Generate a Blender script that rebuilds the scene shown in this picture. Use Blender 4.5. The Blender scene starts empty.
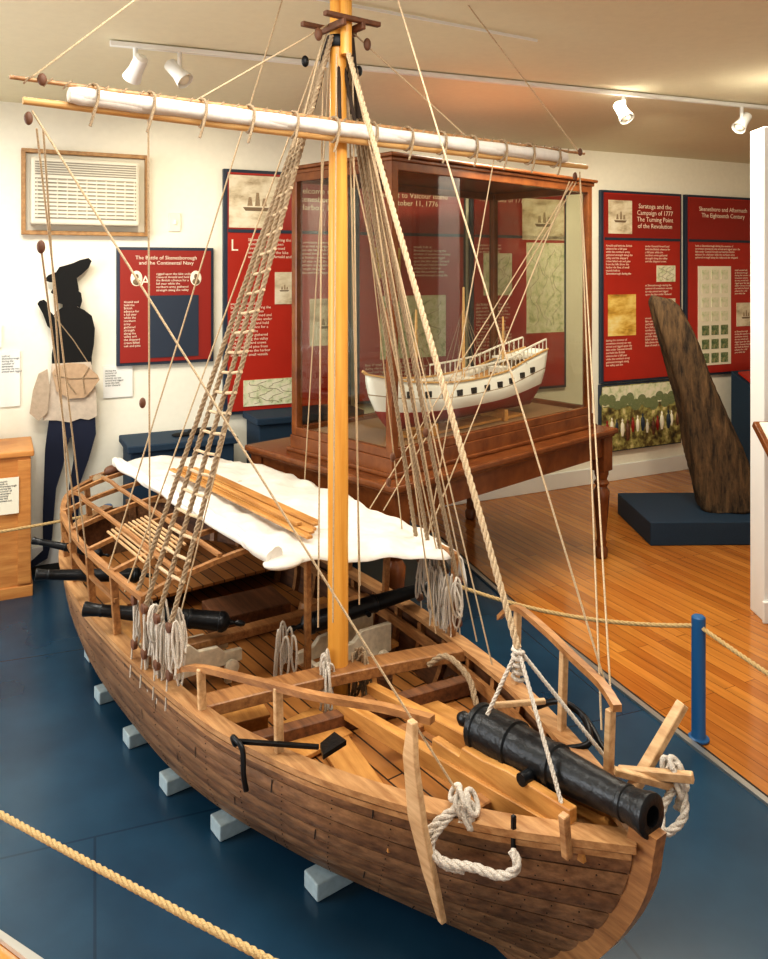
import bpy, bmesh, math, random
from mathutils import Vector, Matrix, Euler
random.seed(4)
R=random.random
sc=bpy.context.scene
try: sc.view_settings.view_transform='Standard'
except Exception: pass
try: sc.view_settings.look='Medium High Contrast'
except Exception: pass

def lin(v):
    v=v/255.0
    return v/12.92 if v<=0.04045 else ((v+0.055)/1.055)**2.4
def C(r,g,b): return (lin(r),lin(g),lin(b),1.0)

# ---------------------------------------------------------------- materials
def newmat(name):
    m=bpy.data.materials.new(name); m.use_nodes=True
    nt=m.node_tree; b=nt.nodes['Principled BSDF']
    return m,nt,b
def plain(name,col,rough=0.6,metal=0.0,bump=0.0,bscale=40,var=0.0):
    m,nt,b=newmat(name)
    b.inputs['Base Color'].default_value=col
    b.inputs['Roughness'].default_value=rough
    b.inputs['Metallic'].default_value=metal
    if bump or var:
        tc=nt.nodes.new('ShaderNodeTexCoord'); n=nt.nodes.new('ShaderNodeTexNoise')
        n.inputs['Scale'].default_value=bscale; n.inputs['Detail'].default_value=6
        nt.links.new(tc.outputs['Object'],n.inputs['Vector'])
        if bump:
            bp=nt.nodes.new('ShaderNodeBump'); bp.inputs['Strength'].default_value=bump; bp.inputs['Distance'].default_value=0.01
            nt.links.new(n.outputs['Fac'],bp.inputs['Height']); nt.links.new(bp.outputs['Normal'],b.inputs['Normal'])
        if var:
            r=nt.nodes.new('ShaderNodeValToRGB')
            r.color_ramp.elements[0].position=0.3; r.color_ramp.elements[1].position=0.7
            r.color_ramp.elements[0].color=tuple(c*(1-var) for c in col[:3])+(1,)
            r.color_ramp.elements[1].color=tuple(min(1,c*(1+var)) for c in col[:3])+(1,)
            nt.links.new(n.outputs['Fac'],r.inputs['Fac']); nt.links.new(r.outputs['Color'],b.inputs['Base Color'])
    return m
def wood(name,c1,c2,rough=0.45,scale=(3,40,40),bump=0.15,grime=0.0):
    m,nt,b=newmat(name)
    tc=nt.nodes.new('ShaderNodeTexCoord'); mp=nt.nodes.new('ShaderNodeMapping')
    mp.inputs['Scale'].default_value=scale
    n=nt.nodes.new('ShaderNodeTexNoise'); n.inputs['Scale'].default_value=1.0; n.inputs['Detail'].default_value=8; n.inputs['Roughness'].default_value=0.65
    r=nt.nodes.new('ShaderNodeValToRGB')
    r.color_ramp.elements[0].position=0.32; r.color_ramp.elements[1].position=0.68
    r.color_ramp.elements[0].color=c1; r.color_ramp.elements[1].color=c2
    nt.links.new(tc.outputs['Object'],mp.inputs['Vector']); nt.links.new(mp.outputs['Vector'],n.inputs['Vector'])
    nt.links.new(n.outputs['Fac'],r.inputs['Fac'])
    out=r.outputs['Color']
    if grime:
        g=nt.nodes.new('ShaderNodeTexNoise'); g.inputs['Scale'].default_value=5; g.inputs['Detail'].default_value=7
        gr=nt.nodes.new('ShaderNodeValToRGB'); gr.color_ramp.elements[0].position=.35; gr.color_ramp.elements[1].position=.62
        k=1-grime; gr.color_ramp.elements[0].color=(k,k*.97,k*.93,1)
        mx=nt.nodes.new('ShaderNodeMix'); mx.data_type='RGBA'; mx.blend_type='MULTIPLY'; mx.inputs[0].default_value=1
        nt.links.new(tc.outputs['Object'],g.inputs['Vector']); nt.links.new(g.outputs['Fac'],gr.inputs['Fac'])
        nt.links.new(out,mx.inputs[6]); nt.links.new(gr.outputs['Color'],mx.inputs[7]); out=mx.outputs[2]
    nt.links.new(out,b.inputs['Base Color'])
    b.inputs['Roughness'].default_value=rough
    if bump:
        bp=nt.nodes.new('ShaderNodeBump'); bp.inputs['Strength'].default_value=bump; bp.inputs['Distance'].default_value=0.003
        nt.links.new(n.outputs['Fac'],bp.inputs['Height']); nt.links.new(bp.outputs['Normal'],b.inputs['Normal'])
    return m
def planks(name,c1,c2,cm,roww,length,rough=0.3,mortar=0.002,rotz=0.0,bump=0.2):
    m,nt,b=newmat(name)
    tc=nt.nodes.new('ShaderNodeTexCoord'); mp=nt.nodes.new('ShaderNodeMapping')
    mp.inputs['Rotation'].default_value=(0,0,rotz)
    br=nt.nodes.new('ShaderNodeTexBrick')
    br.offset=0.37; br.squash=1
    br.inputs['Scale'].default_value=1.0
    br.inputs['Mortar Size'].default_value=mortar
    br.inputs['Brick Width'].default_value=length; br.inputs['Row Height'].default_value=roww
    br.inputs['Color1'].default_value=c1; br.inputs['Color2'].default_value=c2; br.inputs['Mortar'].default_value=cm
    mp2=nt.nodes.new('ShaderNodeMapping'); mp2.inputs['Scale'].default_value=(3,45,45)
    n=nt.nodes.new('ShaderNodeTexNoise'); n.inputs['Scale'].default_value=1; n.inputs['Detail'].default_value=6
    mx=nt.nodes.new('ShaderNodeMix'); mx.data_type='RGBA'; mx.blend_type='MULTIPLY'; mx.inputs[0].default_value=0.55
    r=nt.nodes.new('ShaderNodeValToRGB'); r.color_ramp.elements[0].position=0.3; r.color_ramp.elements[0].color=(0.5,0.5,0.5,1); r.color_ramp.elements[1].position=0.65
    L=nt.links.new
    L(tc.outputs['Object'],mp.inputs['Vector']); L(mp.outputs['Vector'],br.inputs['Vector']); L(mp.outputs['Vector'],mp2.inputs['Vector'])
    L(mp2.outputs['Vector'],n.inputs['Vector']); L(n.outputs['Fac'],r.inputs['Fac'])
    L(br.outputs['Color'],mx.inputs[6]); L(r.outputs['Color'],mx.inputs[7]); L(mx.outputs[2],b.inputs['Base Color'])
    b.inputs['Roughness'].default_value=rough
    return m

M={}
M['hull']=wood('hull_wood',C(96,66,44),C(158,118,84),0.42,(4,60,60),0.35,.38)
M['hull2']=wood('hull_wood_b',C(110,78,52),C(172,132,96),0.42,(4,60,60),0.35,.34)
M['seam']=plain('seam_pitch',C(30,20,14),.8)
M['hullin']=wood('hull_inner_wood',C(78,50,32),C(132,88,56),0.6,(4,50,50),.15,.35)
M['cap']=wood('cap_wood',C(146,102,64),C(202,160,114),0.4,(5,60,60),.15,.2)
M['light']=wood('light_wood',C(176,138,98),C(218,186,144),0.45,(8,60,60))
M['rail']=wood('rail_wood',C(132,90,56),C(186,138,90),0.4,(6,60,60),.15,.25)
M['mast']=wood('mast_wood',C(212,148,62),C(234,178,90),0.3,(50,50,2),0.05)
M['spar']=wood('spar_wood',C(190,142,84),C(225,188,130),0.4,(60,4,60),0.1)
M['deck']=planks('deck_planks',C(184,128,70),C(154,102,54),C(46,28,15),0.05,0.7,0.45,0.0028)
M['plank']=wood('plank_orange',C(172,118,60),C(212,160,94),0.4,(5,50,50),.15,.25)
M['iron']=plain('black_iron',C(26,27,30),0.38,0.55,0.15,60)
M['gun']=plain('gun_metal',C(30,33,37),0.34,0.4,0.2,80)
M['bore']=plain('gun_bore',C(4,4,5),0.9)
M['canvas']=plain('canvas',C(222,218,210),0.85,0,0.35,30,0.05)
M['rope']=plain('rope_tan',C(200,178,146),0.9,0,0.6,300,0.25)
M['ropew']=plain('rope_white',C(208,200,188),0.9,0,0.6,300,0.2)
M['ropeg']=plain('rope_grey',C(160,140,114),0.9,0,0.6,300,0.3)
M['ropeb']=plain('rope_barrier',C(194,166,118),0.9,0,0.5,300,0.2)
M['roped']=plain('rope_dark',C(56,44,36),0.9,0,0.5,300,0.3)
M['block']=plain('block_wood',C(104,68,48),0.5,0,0.2,60,0.3)
M['carr']=plain('carriage_paint',C(210,198,176),0.6,0,0.2,50,0.15)
M['blueblk']=plain('support_paint',C(160,178,186),0.6,0,0.2,50,0.1)
M['bluep']=plain('blue_paint',C(34,90,140),0.4)
M['navy']=plain('navy_cloth',C(30,54,76),0.7,0,0.1,100,0.1)
M['wall']=plain('wall_paint',C(243,240,226),0.85,0,0.05,30,0.02)
M['ceil']=plain('ceiling_paint',C(228,221,194),0.9,0,0.05,30,0.02)
M['white']=plain('white_paint',C(238,239,236),0.5)
M['case']=wood('case_mahogany',C(92,50,26),C(128,76,40),0.26,(9,9,7),0.0)
M['red']=plain('panel_red',C(172,44,30),0.45,0,0,3,0.1)
M['redd']=plain('panel_dark_red',C(144,36,27),0.45)
M['pnavy']=plain('panel_navy',C(42,54,72),0.5)
M['cream']=plain('paper_cream',C(240,234,214),0.6)
M['black']=plain('silhouette_black',C(8,8,10),0.85)
M['metal']=plain('strip_metal',C(190,190,186),0.3,0.8)
M['crate']=wood('crate_pine',C(180,114,58),C(216,156,90),0.4,(4,4,30))
M['redhull']=plain('model_red',C(150,32,26),0.45)
M['grey']=plain('ac_grey',C(212,206,190),0.5)
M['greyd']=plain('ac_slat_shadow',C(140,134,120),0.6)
M['acslat']=plain('ac_slat',C(226,222,208),0.5)
M['acframe']=wood('ac_frame_wood',C(140,100,58),C(184,142,92),0.45,(30,30,30))
def timber_mat():
    m,nt,b=newmat('waterlogged_oak')
    tc=nt.nodes.new('ShaderNodeTexCoord'); mp=nt.nodes.new('ShaderNodeMapping'); mp.inputs['Scale'].default_value=(30,30,4); mp.inputs['Rotation'].default_value=(0,.29,0)
    n=nt.nodes.new('ShaderNodeTexNoise'); n.inputs['Scale'].default_value=1; n.inputs['Detail'].default_value=10; n.inputs['Roughness'].default_value=.72
    r=nt.nodes.new('ShaderNodeValToRGB'); r.color_ramp.elements[0].position=.36; r.color_ramp.elements[1].position=.72
    r.color_ramp.elements[0].color=C(30,21,14); r.color_ramp.elements[1].color=C(128,100,68)
    bp=nt.nodes.new('ShaderNodeBump'); bp.inputs['Strength'].default_value=.9; bp.inputs['Distance'].default_value=.02
    L=nt.links.new; L(tc.outputs['Object'],mp.inputs['Vector']); L(mp.outputs['Vector'],n.inputs['Vector']); L(n.outputs['Fac'],r.inputs['Fac']); L(r.outputs['Color'],b.inputs['Base Color']); L(n.outputs['Fac'],bp.inputs['Height']); L(bp.outputs['Normal'],b.inputs['Normal'])
    b.inputs['Roughness'].default_value=.75
    return m
M['timber']=timber_mat()
M['floor']=planks('floor_oak',C(202,136,64),C(174,108,46),C(96,50,16),0.057,1.1,0.15,0.0012,math.radians(63.9))
def blue_floor():
    m,nt,b=newmat('blue_painted_floor')
    tc=nt.nodes.new('ShaderNodeTexCoord'); n=nt.nodes.new('ShaderNodeTexNoise'); n.inputs['Scale'].default_value=2.5; n.inputs['Detail'].default_value=8
    r=nt.nodes.new('ShaderNodeValToRGB'); r.color_ramp.elements[0].position=.3; r.color_ramp.elements[1].position=.75
    r.color_ramp.elements[0].color=C(22,52,74); r.color_ramp.elements[1].color=C(38,74,98)
    br=nt.nodes.new('ShaderNodeTexBrick'); br.inputs['Brick Width'].default_value=1.22; br.inputs['Row Height'].default_value=1.22; br.inputs['Mortar Size'].default_value=.004; br.inputs['Scale'].default_value=1
    br.inputs['Color1'].default_value=(1,1,1,1); br.inputs['Color2'].default_value=(.95,.95,.95,1); br.inputs['Mortar'].default_value=(.55,.6,.65,1)
    mp=nt.nodes.new('ShaderNodeMapping'); mp.inputs['Rotation'].default_value=(0,0,-.35)
    mx=nt.nodes.new('ShaderNodeMix'); mx.data_type='RGBA'; mx.blend_type='MULTIPLY'; mx.inputs[0].default_value=1
    L=nt.links.new
    L(tc.outputs['Object'],n.inputs['Vector']); L(n.outputs['Fac'],r.inputs['Fac']); L(tc.outputs['Object'],mp.inputs['Vector']); L(mp.outputs['Vector'],br.inputs['Vector'])
    L(r.outputs['Color'],mx.inputs[6]); L(br.outputs['Color'],mx.inputs[7]); L(mx.outputs[2],b.inputs['Base Color'])
    b.inputs['Roughness'].default_value=0.24
    return m
M['bluefloor']=blue_floor()
def glass_mat(name,tint,base):
    m,nt,b=newmat(name); nt.nodes.remove(b)
    o=nt.nodes['Material Output']; t=nt.nodes.new('ShaderNodeBsdfTransparent'); g=nt.nodes.new('ShaderNodeBsdfGlossy'); g.inputs['Roughness'].default_value=0.02
    t.inputs['Color'].default_value=tint
    f=nt.nodes.new('ShaderNodeLayerWeight'); f.inputs['Blend'].default_value=.5
    p=nt.nodes.new('ShaderNodeMath'); p.operation='POWER'; p.inputs[1].default_value=4
    a=nt.nodes.new('ShaderNodeMath'); a.operation='MULTIPLY_ADD'; a.inputs[1].default_value=.6; a.inputs[2].default_value=base
    mx=nt.nodes.new('ShaderNodeMixShader'); L=nt.links.new
    L(f.outputs['Facing'],p.inputs[0]); L(p.outputs[0],a.inputs[0]); L(a.outputs[0],mx.inputs[0]); L(t.outputs[0],mx.inputs[1]); L(g.outputs[0],mx.inputs[2]); L(mx.outputs[0],o.inputs[0])
    return m
M['glass']=glass_mat('clear_acrylic',(.95,.97,.96,1),.035)
M['glassf']=glass_mat('case_glass_front',(.93,.93,.88,1),.07)
M['glassb']=glass_mat('case_glass_rear',(.66,.66,.54,1),.07)
def picture(name,cols,scale,sx=1.0):
    m,nt,b=newmat(name)
    tc=nt.nodes.new('ShaderNodeTexCoord'); mp=nt.nodes.new('ShaderNodeMapping'); mp.inputs['Scale'].default_value=(sx,1,1)
    n=nt.nodes.new('ShaderNodeTexNoise'); n.inputs['Scale'].default_value=scale; n.inputs['Detail'].default_value=9; n.inputs['Roughness'].default_value=.6
    r=nt.nodes.new('ShaderNodeValToRGB'); e=r.color_ramp.elements
    e[0].position=.34; e[0].color=cols[0]; e[1].position=.66; e[1].color=cols[-1]
    for i,c in enumerate(cols[1:-1]):
        k=e.new(.34+.32*(i+1)/(len(cols)-1)); k.color=c
    nt.links.new(tc.outputs['Object'],mp.inputs['Vector']); nt.links.new(mp.outputs['Vector'],n.inputs['Vector']); nt.links.new(n.outputs['Fac'],r.inputs['Fac']); nt.links.new(r.outputs['Color'],b.inputs['Base Color'])
    b.inputs['Roughness'].default_value=.5
    return m
M['pic_sea']=picture('print_seascape',[C(150,134,110),C(204,190,162),C(224,214,190),C(232,224,204)],12,.5)
M['pic_map']=picture('print_map',[C(176,186,140),C(216,220,186),C(232,228,204),C(236,232,212)],20)
M['pic_gold']=picture('print_golden',[C(120,90,36),C(208,164,70),C(236,206,120),C(240,222,160)],9,.4)
M['pic_battle']=picture('print_battle',[C(50,46,34),C(110,96,56),C(168,164,100),C(226,214,160)],14)
M['pic_green']=picture('print_green',[C(50,80,50),C(110,130,90),C(190,180,140)],30)
M['ink']=plain('print_ink',C(120,100,78),.6)

# ---------------------------------------------------------------- helpers
def link(o,parent=None):
    sc.collection.objects.link(o)
    if parent is not None: o.parent=parent
    return o
def empty(name,loc=(0,0,0),rz=0.0):
    e=bpy.data.objects.new(name,None); e.empty_display_size=.1
    e.location=loc; e.rotation_euler=(0,0,rz); sc.collection.objects.link(e); return e
def mesh(name,v,f,mat,parent=None,smooth=False,mats=None,fm=None):
    me=bpy.data.meshes.new(name); me.from_pydata([tuple(x) for x in v],[],f)
    for m in (mats or [mat]): me.materials.append(m)
    if fm:
        for p,i in zip(me.polygons,fm): p.material_index=i
    if smooth:
        for p in me.polygons: p.use_smooth=True
    me.update()
    o=bpy.data.objects.new(name,me); return link(o,parent)
def fixn(o):
    bm=bmesh.new(); bm.from_mesh(o.data); bmesh.ops.recalc_face_normals(bm,faces=bm.faces); bm.to_mesh(o.data); bm.free()
def bev(o,w,seg=2):
    m=o.modifiers.new('bevel','BEVEL'); m.width=w; m.segments=seg; m.limit_method='ANGLE'; return o
def box(name,c,s,mat,parent=None,rot=(0,0,0),bevel=0.0,taper=1.0):
    x,y,z=[k/2 for k in s]
    v=[Vector(p) for p in [(-x,-y,-z),(x,-y,-z),(x,y,-z),(-x,y,-z),(-x*taper,-y*taper,z),(x*taper,-y*taper,z),(x*taper,y*taper,z),(-x*taper,y*taper,z)]]
    f=[(0,3,2,1),(4,5,6,7),(0,1,5,4),(1,2,6,5),(2,3,7,6),(3,0,4,7)]
    o=mesh(name,v,f,mat,parent); o.location=c; o.rotation_euler=rot
    if bevel: bev(o,bevel)
    return o
def beam(name,p0,p1,w,h,mat,parent=None,bevel=0.002,up=(0,0,1),w1=None,h1=None):
    p0=Vector(p0); p1=Vector(p1); d=(p1-p0).normalized(); U=Vector(up)
    if abs(d.dot(U))>.98: U=Vector((1,0,0))
    s=d.cross(U).normalized(); u=s.cross(d)
    w1=w1 or w; h1=h1 or h
    v=[]
    for p,a,b in ((p0,w,h),(p1,w1,h1)):
        for i,j in ((-1,-1),(1,-1),(1,1),(-1,1)): v.append(p+s*(i*a/2)+u*(j*b/2))
    o=mesh(name,v,[(0,1,2,3),(7,6,5,4),(0,4,5,1),(1,5,6,2),(2,6,7,3),(3,7,4,0)],mat,parent)
    fixn(o)
    if bevel: bev(o,bevel,1)
    return o
def strip(name,pts,w,h,mat,parent,side=None):
    pts=[Vector(p) for p in pts]; v=[]; f=[]; n=len(pts)
    for i,p in enumerate(pts):
        t=(pts[min(i+1,n-1)]-pts[max(i-1,0)]); t.z=0; t.normalize(); s=Vector((-t.y,t.x,0))
        for a,b in ((-1,-1),(1,-1),(1,1),(-1,1)): v.append(p+s*(a*w/2)+Vector((0,0,b*h/2)))
    for i in range(n-1):
        for k in range(4):
            a=i*4+k; b=i*4+(k+1)%4; f.append((a,b,b+4,a+4))
    f.append((3,2,1,0)); f.append(tuple(range((n-1)*4,n*4)))
    o=mesh(name,v,f,mat,parent); fixn(o); return o
def lathe(name,prof,mat,parent=None,p0=(0,0,0),axis=(0,0,1),seg=24,smooth=True):
    axis=Vector(axis).normalized(); q=Vector((0,0,1)).rotation_difference(axis); p0=Vector(p0)
    v=[];f=[];n=len(prof)
    for r,z in prof:
        for k in range(seg):
            a=2*math.pi*k/seg; v.append(p0+q@Vector((r*math.cos(a),r*math.sin(a),z)))
    for i in range(n-1):
        for k in range(seg):
            a=i*seg+k;b=i*seg+(k+1)%seg; f.append((a,b,b+seg,a+seg))
    f.append(tuple(reversed(range(seg)))); f.append(tuple(range((n-1)*seg,n*seg)))
    o=mesh(name,v,f,mat,parent,smooth)
    m=o.modifiers.new('es','EDGE_SPLIT'); m.split_angle=math.radians(40)
    return o
def tubes(name,lines,r,mat,parent=None,res=2,cyc=False,smooth=False):
    cu=bpy.data.curves.new(name,'CURVE'); cu.dimensions='3D'; cu.bevel_depth=r; cu.bevel_resolution=res; cu.use_fill_caps=True
    for L in lines:
        sp=cu.splines.new('POLY'); sp.points.add(len(L)-1)
        for i,p in enumerate(L): sp.points[i].co=(p[0],p[1],p[2],1); sp.points[i].radius=p[3] if len(p)>3 else 1.0
        sp.use_cyclic_u=cyc; sp.use_smooth=True
    cu.materials.append(mat)
    o=bpy.data.objects.new(name,cu); return link(o,parent)
def cat(P,n=8):
    P=[Vector(p) for p in P]; out=[]
    for i in range(len(P)-1):
        a=P[max(i-1,0)];b=P[i];c=P[i+1];d=P[min(i+2,len(P)-1)]
        for k in range(n):
            t=k/n
            out.append(0.5*((2*b)+(c-a)*t+(2*a-5*b+4*c-d)*t*t+(3*b-a-3*c+d)*t**3))
    out.append(P[-1]); return out
def sag(a,b,s,n=12):
    a=Vector(a);b=Vector(b); return [a.lerp(b,i/n)-Vector((0,0,s*4*(i/n)*(1-i/n))) for i in range(n+1)]
def rope3(name,lines,r,mat,parent=None,pitch=None,step=8):
    pitch=pitch or r*7; out=[]
    for P in lines:
        P=[Vector(p) for p in P]
        cum=[0]
        for i in range(1,len(P)): cum.append(cum[-1]+(P[i]-P[i-1]).length)
        Lg=cum[-1]; n=max(4,int(Lg/pitch*step)); S=[]; j=0
        for i in range(n+1):
            d=Lg*i/n
            while j<len(P)-2 and cum[j+1]<d: j+=1
            t=(d-cum[j])/max(1e-9,cum[j+1]-cum[j]); S.append((P[j].lerp(P[j+1],t),d))
        N=None; three=[[],[],[]]
        for i,(p,d) in enumerate(S):
            T=(S[min(i+1,n)][0]-S[max(i-1,0)][0]).normalized()
            if N is None:
                N=T.cross(Vector((0.31,0.2,1))); 
                if N.length<.1: N=T.cross(Vector((1,0,0)))
            N=(N-T*N.dot(T)).normalized(); B=T.cross(N)
            for k in range(3):
                a=2*math.pi*(d/pitch+k/3); three[k].append(p+(N*math.cos(a)+B*math.sin(a))*r*.5)
        out+=three
    return tubes(name,out,r*.56,mat,parent,1)
def ell(name,c,s,mat,parent,seg=14,rot=(0,0,0)):
    bm=bmesh.new(); bmesh.ops.create_uvsphere(bm,u_segments=seg,v_segments=seg//2+2,radius=1)
    me=bpy.data.meshes.new(name); bm.to_mesh(me); bm.free()
    for p in me.polygons: p.use_smooth=True
    me.materials.append(mat); o=bpy.data.objects.new(name,me); o.location=c; o.scale=s; o.rotation_euler=rot
    return link(o,parent)
def interp(tab):
    xs=[a for a,b in tab]; ys=[b for a,b in tab]; n=len(xs); m=[]
    for i in range(n):
        if i==0: m.append((ys[1]-ys[0])/(xs[1]-xs[0]))
        elif i==n-1: m.append((ys[-1]-ys[-2])/(xs[-1]-xs[-2]))
        else:
            d0=(ys[i]-ys[i-1])/(xs[i]-xs[i-1]); d1=(ys[i+1]-ys[i])/(xs[i+1]-xs[i]); m.append(0 if d0*d1<=0 else 2*d0*d1/(d0+d1))
    def f(x):
        x=max(xs[0],min(xs[-1],x))
        for i in range(n-1):
            if x<=xs[i+1]:
                h=xs[i+1]-xs[i]; t=(x-xs[i])/h
                return (2*t**3-3*t*t+1)*ys[i]+(t**3-2*t*t+t)*h*m[i]+(-2*t**3+3*t*t)*ys[i+1]+(t**3-t*t)*h*m[i+1]
        return ys[-1]
    return f
def text(name,s,loc,size,mat,parent,align='CENTER',rot=(math.pi/2,0,0)):
    cu=bpy.data.curves.new(name,'FONT'); cu.body=s; cu.size=size; cu.align_x=align; cu.extrude=0.0004; cu.resolution_u=2
    cu.materials.append(mat); o=bpy.data.objects.new(name,cu); o.location=loc; o.rotation_euler=rot; return link(o,parent)

# ---------------------------------------------------------------- camera
cam=bpy.data.cameras.new('camera'); camo=bpy.data.objects.new('camera',cam); sc.collection.objects.link(camo)
camo.location=(0,0,1.65); camo.rotation_euler=(math.pi/2,0,0)
cam.sensor_width=36; cam.lens=792/959*36; cam.shift_y=-(479.5-268)/959; cam.clip_start=.05
sc.camera=camo

# ---------------------------------------------------------------- room
CE=2.55
WA=math.atan2(.49,1.0); wd=Vector((math.cos(WA),math.sin(WA),0)); wn=Vector((math.sin(WA),-math.cos(WA),0))
def W(t,off=0,z=0): 
    p=Vector((0,5.29,0))+wd*t+wn*off; p.z=z; return p
mesh('floor',[(-4,-1.5,0),(5.5,-1.5,0),(5.5,8.5,0),(-4,8.5,0)],[(0,1,2,3)],M['floor'])
mesh('ceiling',[(-4,-1.5,CE),(5.5,-1.5,CE),(5.5,8.5,CE),(-4,8.5,CE)],[(3,2,1,0)],M['ceil'])
o=box('wall_back',tuple(W(.6,-.06,CE/2)),(11.5,.12,CE),M['wall'],None,(0,0,WA))
box('wall_left',(-3.6,1.0,CE/2),(.12,5,CE),M['wall'])
box('wall_right',(4.6,3.2,CE/2),(.12,9,CE),M['wall'])
box('wall_partition',(2.27,3.76,1.155),(1.0,.14,2.31),M['white'],None,bevel=.004)
box('trim_partition',(2.27,3.68,.05),(1.02,.02,.1),M['white'],None,bevel=.004)
box('baseboard_back',tuple(W(.6,.011,.06)),(11.4,.02,.12),M['white'],None,(0,0,WA),bevel=.004)

bp=[(1.6,1.0),(1.18,2.43),(.92,3.10),(.62,3.9),(.30,4.9)]
w0=W(.1,.03); w1=W(-3.3,.03)
poly=bp+[(w0.x,w0.y),(w1.x,w1.y),(-3.4,1.2),(-.95,1.95),(-.80,1.86),(.2,1.0)]
nb=len(poly)
mesh('blue_floor_mat',[(x,y,.004) for x,y in poly]+[(x,y,.0005) for x,y in poly],[tuple(range(nb))]+[(i,i+nb,(i+1)%nb+nb,(i+1)%nb) for i in range(nb)],M['bluefloor'])
fs=empty('floor_edging_strip')
strip('edging_right',[(x,y,.008) for x,y in bp[:5]],.022,.012,M['metal'],fs)
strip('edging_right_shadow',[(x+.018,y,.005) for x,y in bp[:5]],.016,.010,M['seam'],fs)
strip('edging_front',[(-3.3,1.25,.008),(-.95,1.95,.008),(-.80,1.86,.008),(.2,1.0,.008)],.022,.012,M['metal'],fs)

# ---------------------------------------------------------------- wall panels
FILL="the fleet of small vessels built at Skenesborough during the summer of seventeen seventy six was armed and rigged upon the lake under General Arnold and held the British advance for a full year while the northern army gathered strength along the valley and the shipyard crews felled oak and pine from the hills above the harbor "
def body(n,w):
    words=FILL.split()*8; out=[];l='' ; i=int(R()*30)
    while len(out)<n:
        if len(l)+len(words[i])>w: out.append(l.strip()); l=''
        l+=words[i]+' '; i=(i+1)%len(words)
    return '\n'.join(out)
def shipprint(e,x,z,w,y=-.0285):
    s=w*.8
    mesh('engraved_hull',[(x-.3*s,y,z-.12*s),(x+.3*s,y,z-.12*s),(x+.24*s,y,z-.20*s),(x-.24*s,y,z-.20*s)],[(0,1,2,3)],M['ink'],e)
    for a,h in((-.14,.2),(.03,.3),(.18,.18)):
        mesh('engraved_sail',[(x+(a-.06)*s,y,z-.09*s),(x+(a+.06)*s,y,z-.09*s),(x+(a+.03)*s,y,z+(h-.1)*s),(x+(a-.03)*s,y,z+(h-.1)*s)],[(0,1,2,3)],M['ropeg'],e)
def mapprint(e,x,z,w,h,y=-.0285):
    L=[]
    for k in range(4):
        X=x-w*.3+w*.2*k; L.append([(X+.12*w*math.sin(i*.7+k*1.3)+.04*w*math.sin(i*2.1),y,z-h*.42+h*.84*i/16) for i in range(17)])
    tubes('map_lines',L,.0014,M['ink'],e,0)
def panel(t0,t1,z0,z1,title,pics,texts,header=True,name='exhibit_panel',tx=0.0):
    e=empty(name,tuple(W((t0+t1)/2,.02,(z0+z1)/2)),WA); w=t1-t0; h=z1-z0
    box('frame',(0,0,0),(w,.03,h),M['pnavy'],e,bevel=.003)
    box('face',(0,-.018,0),(w-.05,.008,h-.04),M['red'],e)
    if header:
        box('header',(0,-.024,h/2-.20),(w-.05,.006,.34),M['redd'],e)
        box('header_rule',(0,-.026,h/2-.375),(w-.05,.004,.02),M['pnavy'],e)
        text('title',title,(tx,-.029,h/2-.13),.052,M['cream'],e)
    for (x,z,a,b,m) in pics:
        box('print',(x,-.025,z),(a,.006,b),M[m],e)
        if m=='pic_sea': shipprint(e,x,z,min(a,b)*1.1)
        if m=='pic_map': mapprint(e,x,z,a,b)
    for (x,z,n,cw,s) in texts: text('body_text',body(n,cw),(x,-.0235,z),s,M['cream'],e,'LEFT')
    return e
Z0,Z1=.76,2.25
panel(-1.095,-.255,Z0,Z1,'Welcome to the\nSkenesborough\nHarbor, 1776',[(-.22,.55,.34,.32,'pic_sea'),(-.13,-.62,.34,.16,'pic_map'),(.25,-.2,.24,.3,'pic_sea'),(-.04,.02,.12,.2,'pic_sea')],[(-.27,.31,5,24,.026),(-.38,-.08,14,26,.024),(.06,.30,9,24,.024)],tx=.2)
text('initial_letter','L',(-.38,-.0235,.25),.1,M['cream'],bpy.data.objects['exhibit_panel'],'LEFT')
panel(-.22,.62,Z0,Z1,'Retreat to Valcour Island\nOctober 11, 1776',[(.0,-.25,.5,.42,'pic_map'),(-.2,.18,.2,.2,'pic_gold')],[(0,.28,9,28,.024),(-.36,-.5,7,50,.024)])
panel(.66,1.50,Z0,Z1,'The Battles of 1777',[(-.2,.10,.24,.3,'pic_map'),(.22,.0,.34,.66,'pic_map'),(.2,.50,.38,.3,'pic_sea')],[(-.38,.3,3,24,.024),(-.38,-.12,16,30,.024)],tx=-.16)
panel(1.835,2.675,Z0-.0,Z1,'Saratoga and the\nCampaign of 1777\nThe Turning Point\nof the Revolution',[(-.24,.54,.24,.26,'pic_sea'),(-.22,-.22,.28,.32,'pic_gold'),(.24,.10,.2,.13,'pic_map'),(.24,-.16,.2,.12,'pic_sea')],[(-.38,.31,10,28,.024),(.02,.31,6,28,.024),(.02,0,4,28,.024),(.02,-.26,10,28,.024),(-.38,-.42,9,26,.024)],tx=.12)
panel(2.72,3.56,Z0,Z1,'Skenesboro and Aftermath\nThe Eighteenth Century',[(-.1,-.25,.38,.82,'cream'),(.27,-.25,.22,.2,'pic_sea')],[(-.32,.32,5,52,.024),(.14,.12,10,20,.022),(.14,-.40,9,20,.022)])
e=empty('stamp_sheet',tuple(W(3.04,.05,1.255)),WA)
for i in range(3):
    for j in range(7): box('stamp',(-.11+i*.11,0,.34-j*.115),(.08,.004,.08),M['pic_map' if j<4 else 'pic_green'],e)
e=empty('battle_mural_print',tuple(W(2.25,.02,.49)),WA)
box('board',(0,0,0),(.84,.03,.52),M['pnavy'],e); box('image',(0,-.018,0),(.82,.006,.50),M['pic_battle'],e)
box('image_sky',(0,-.019,.17),(.82,.006,.15),M['pic_map'],e)
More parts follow.
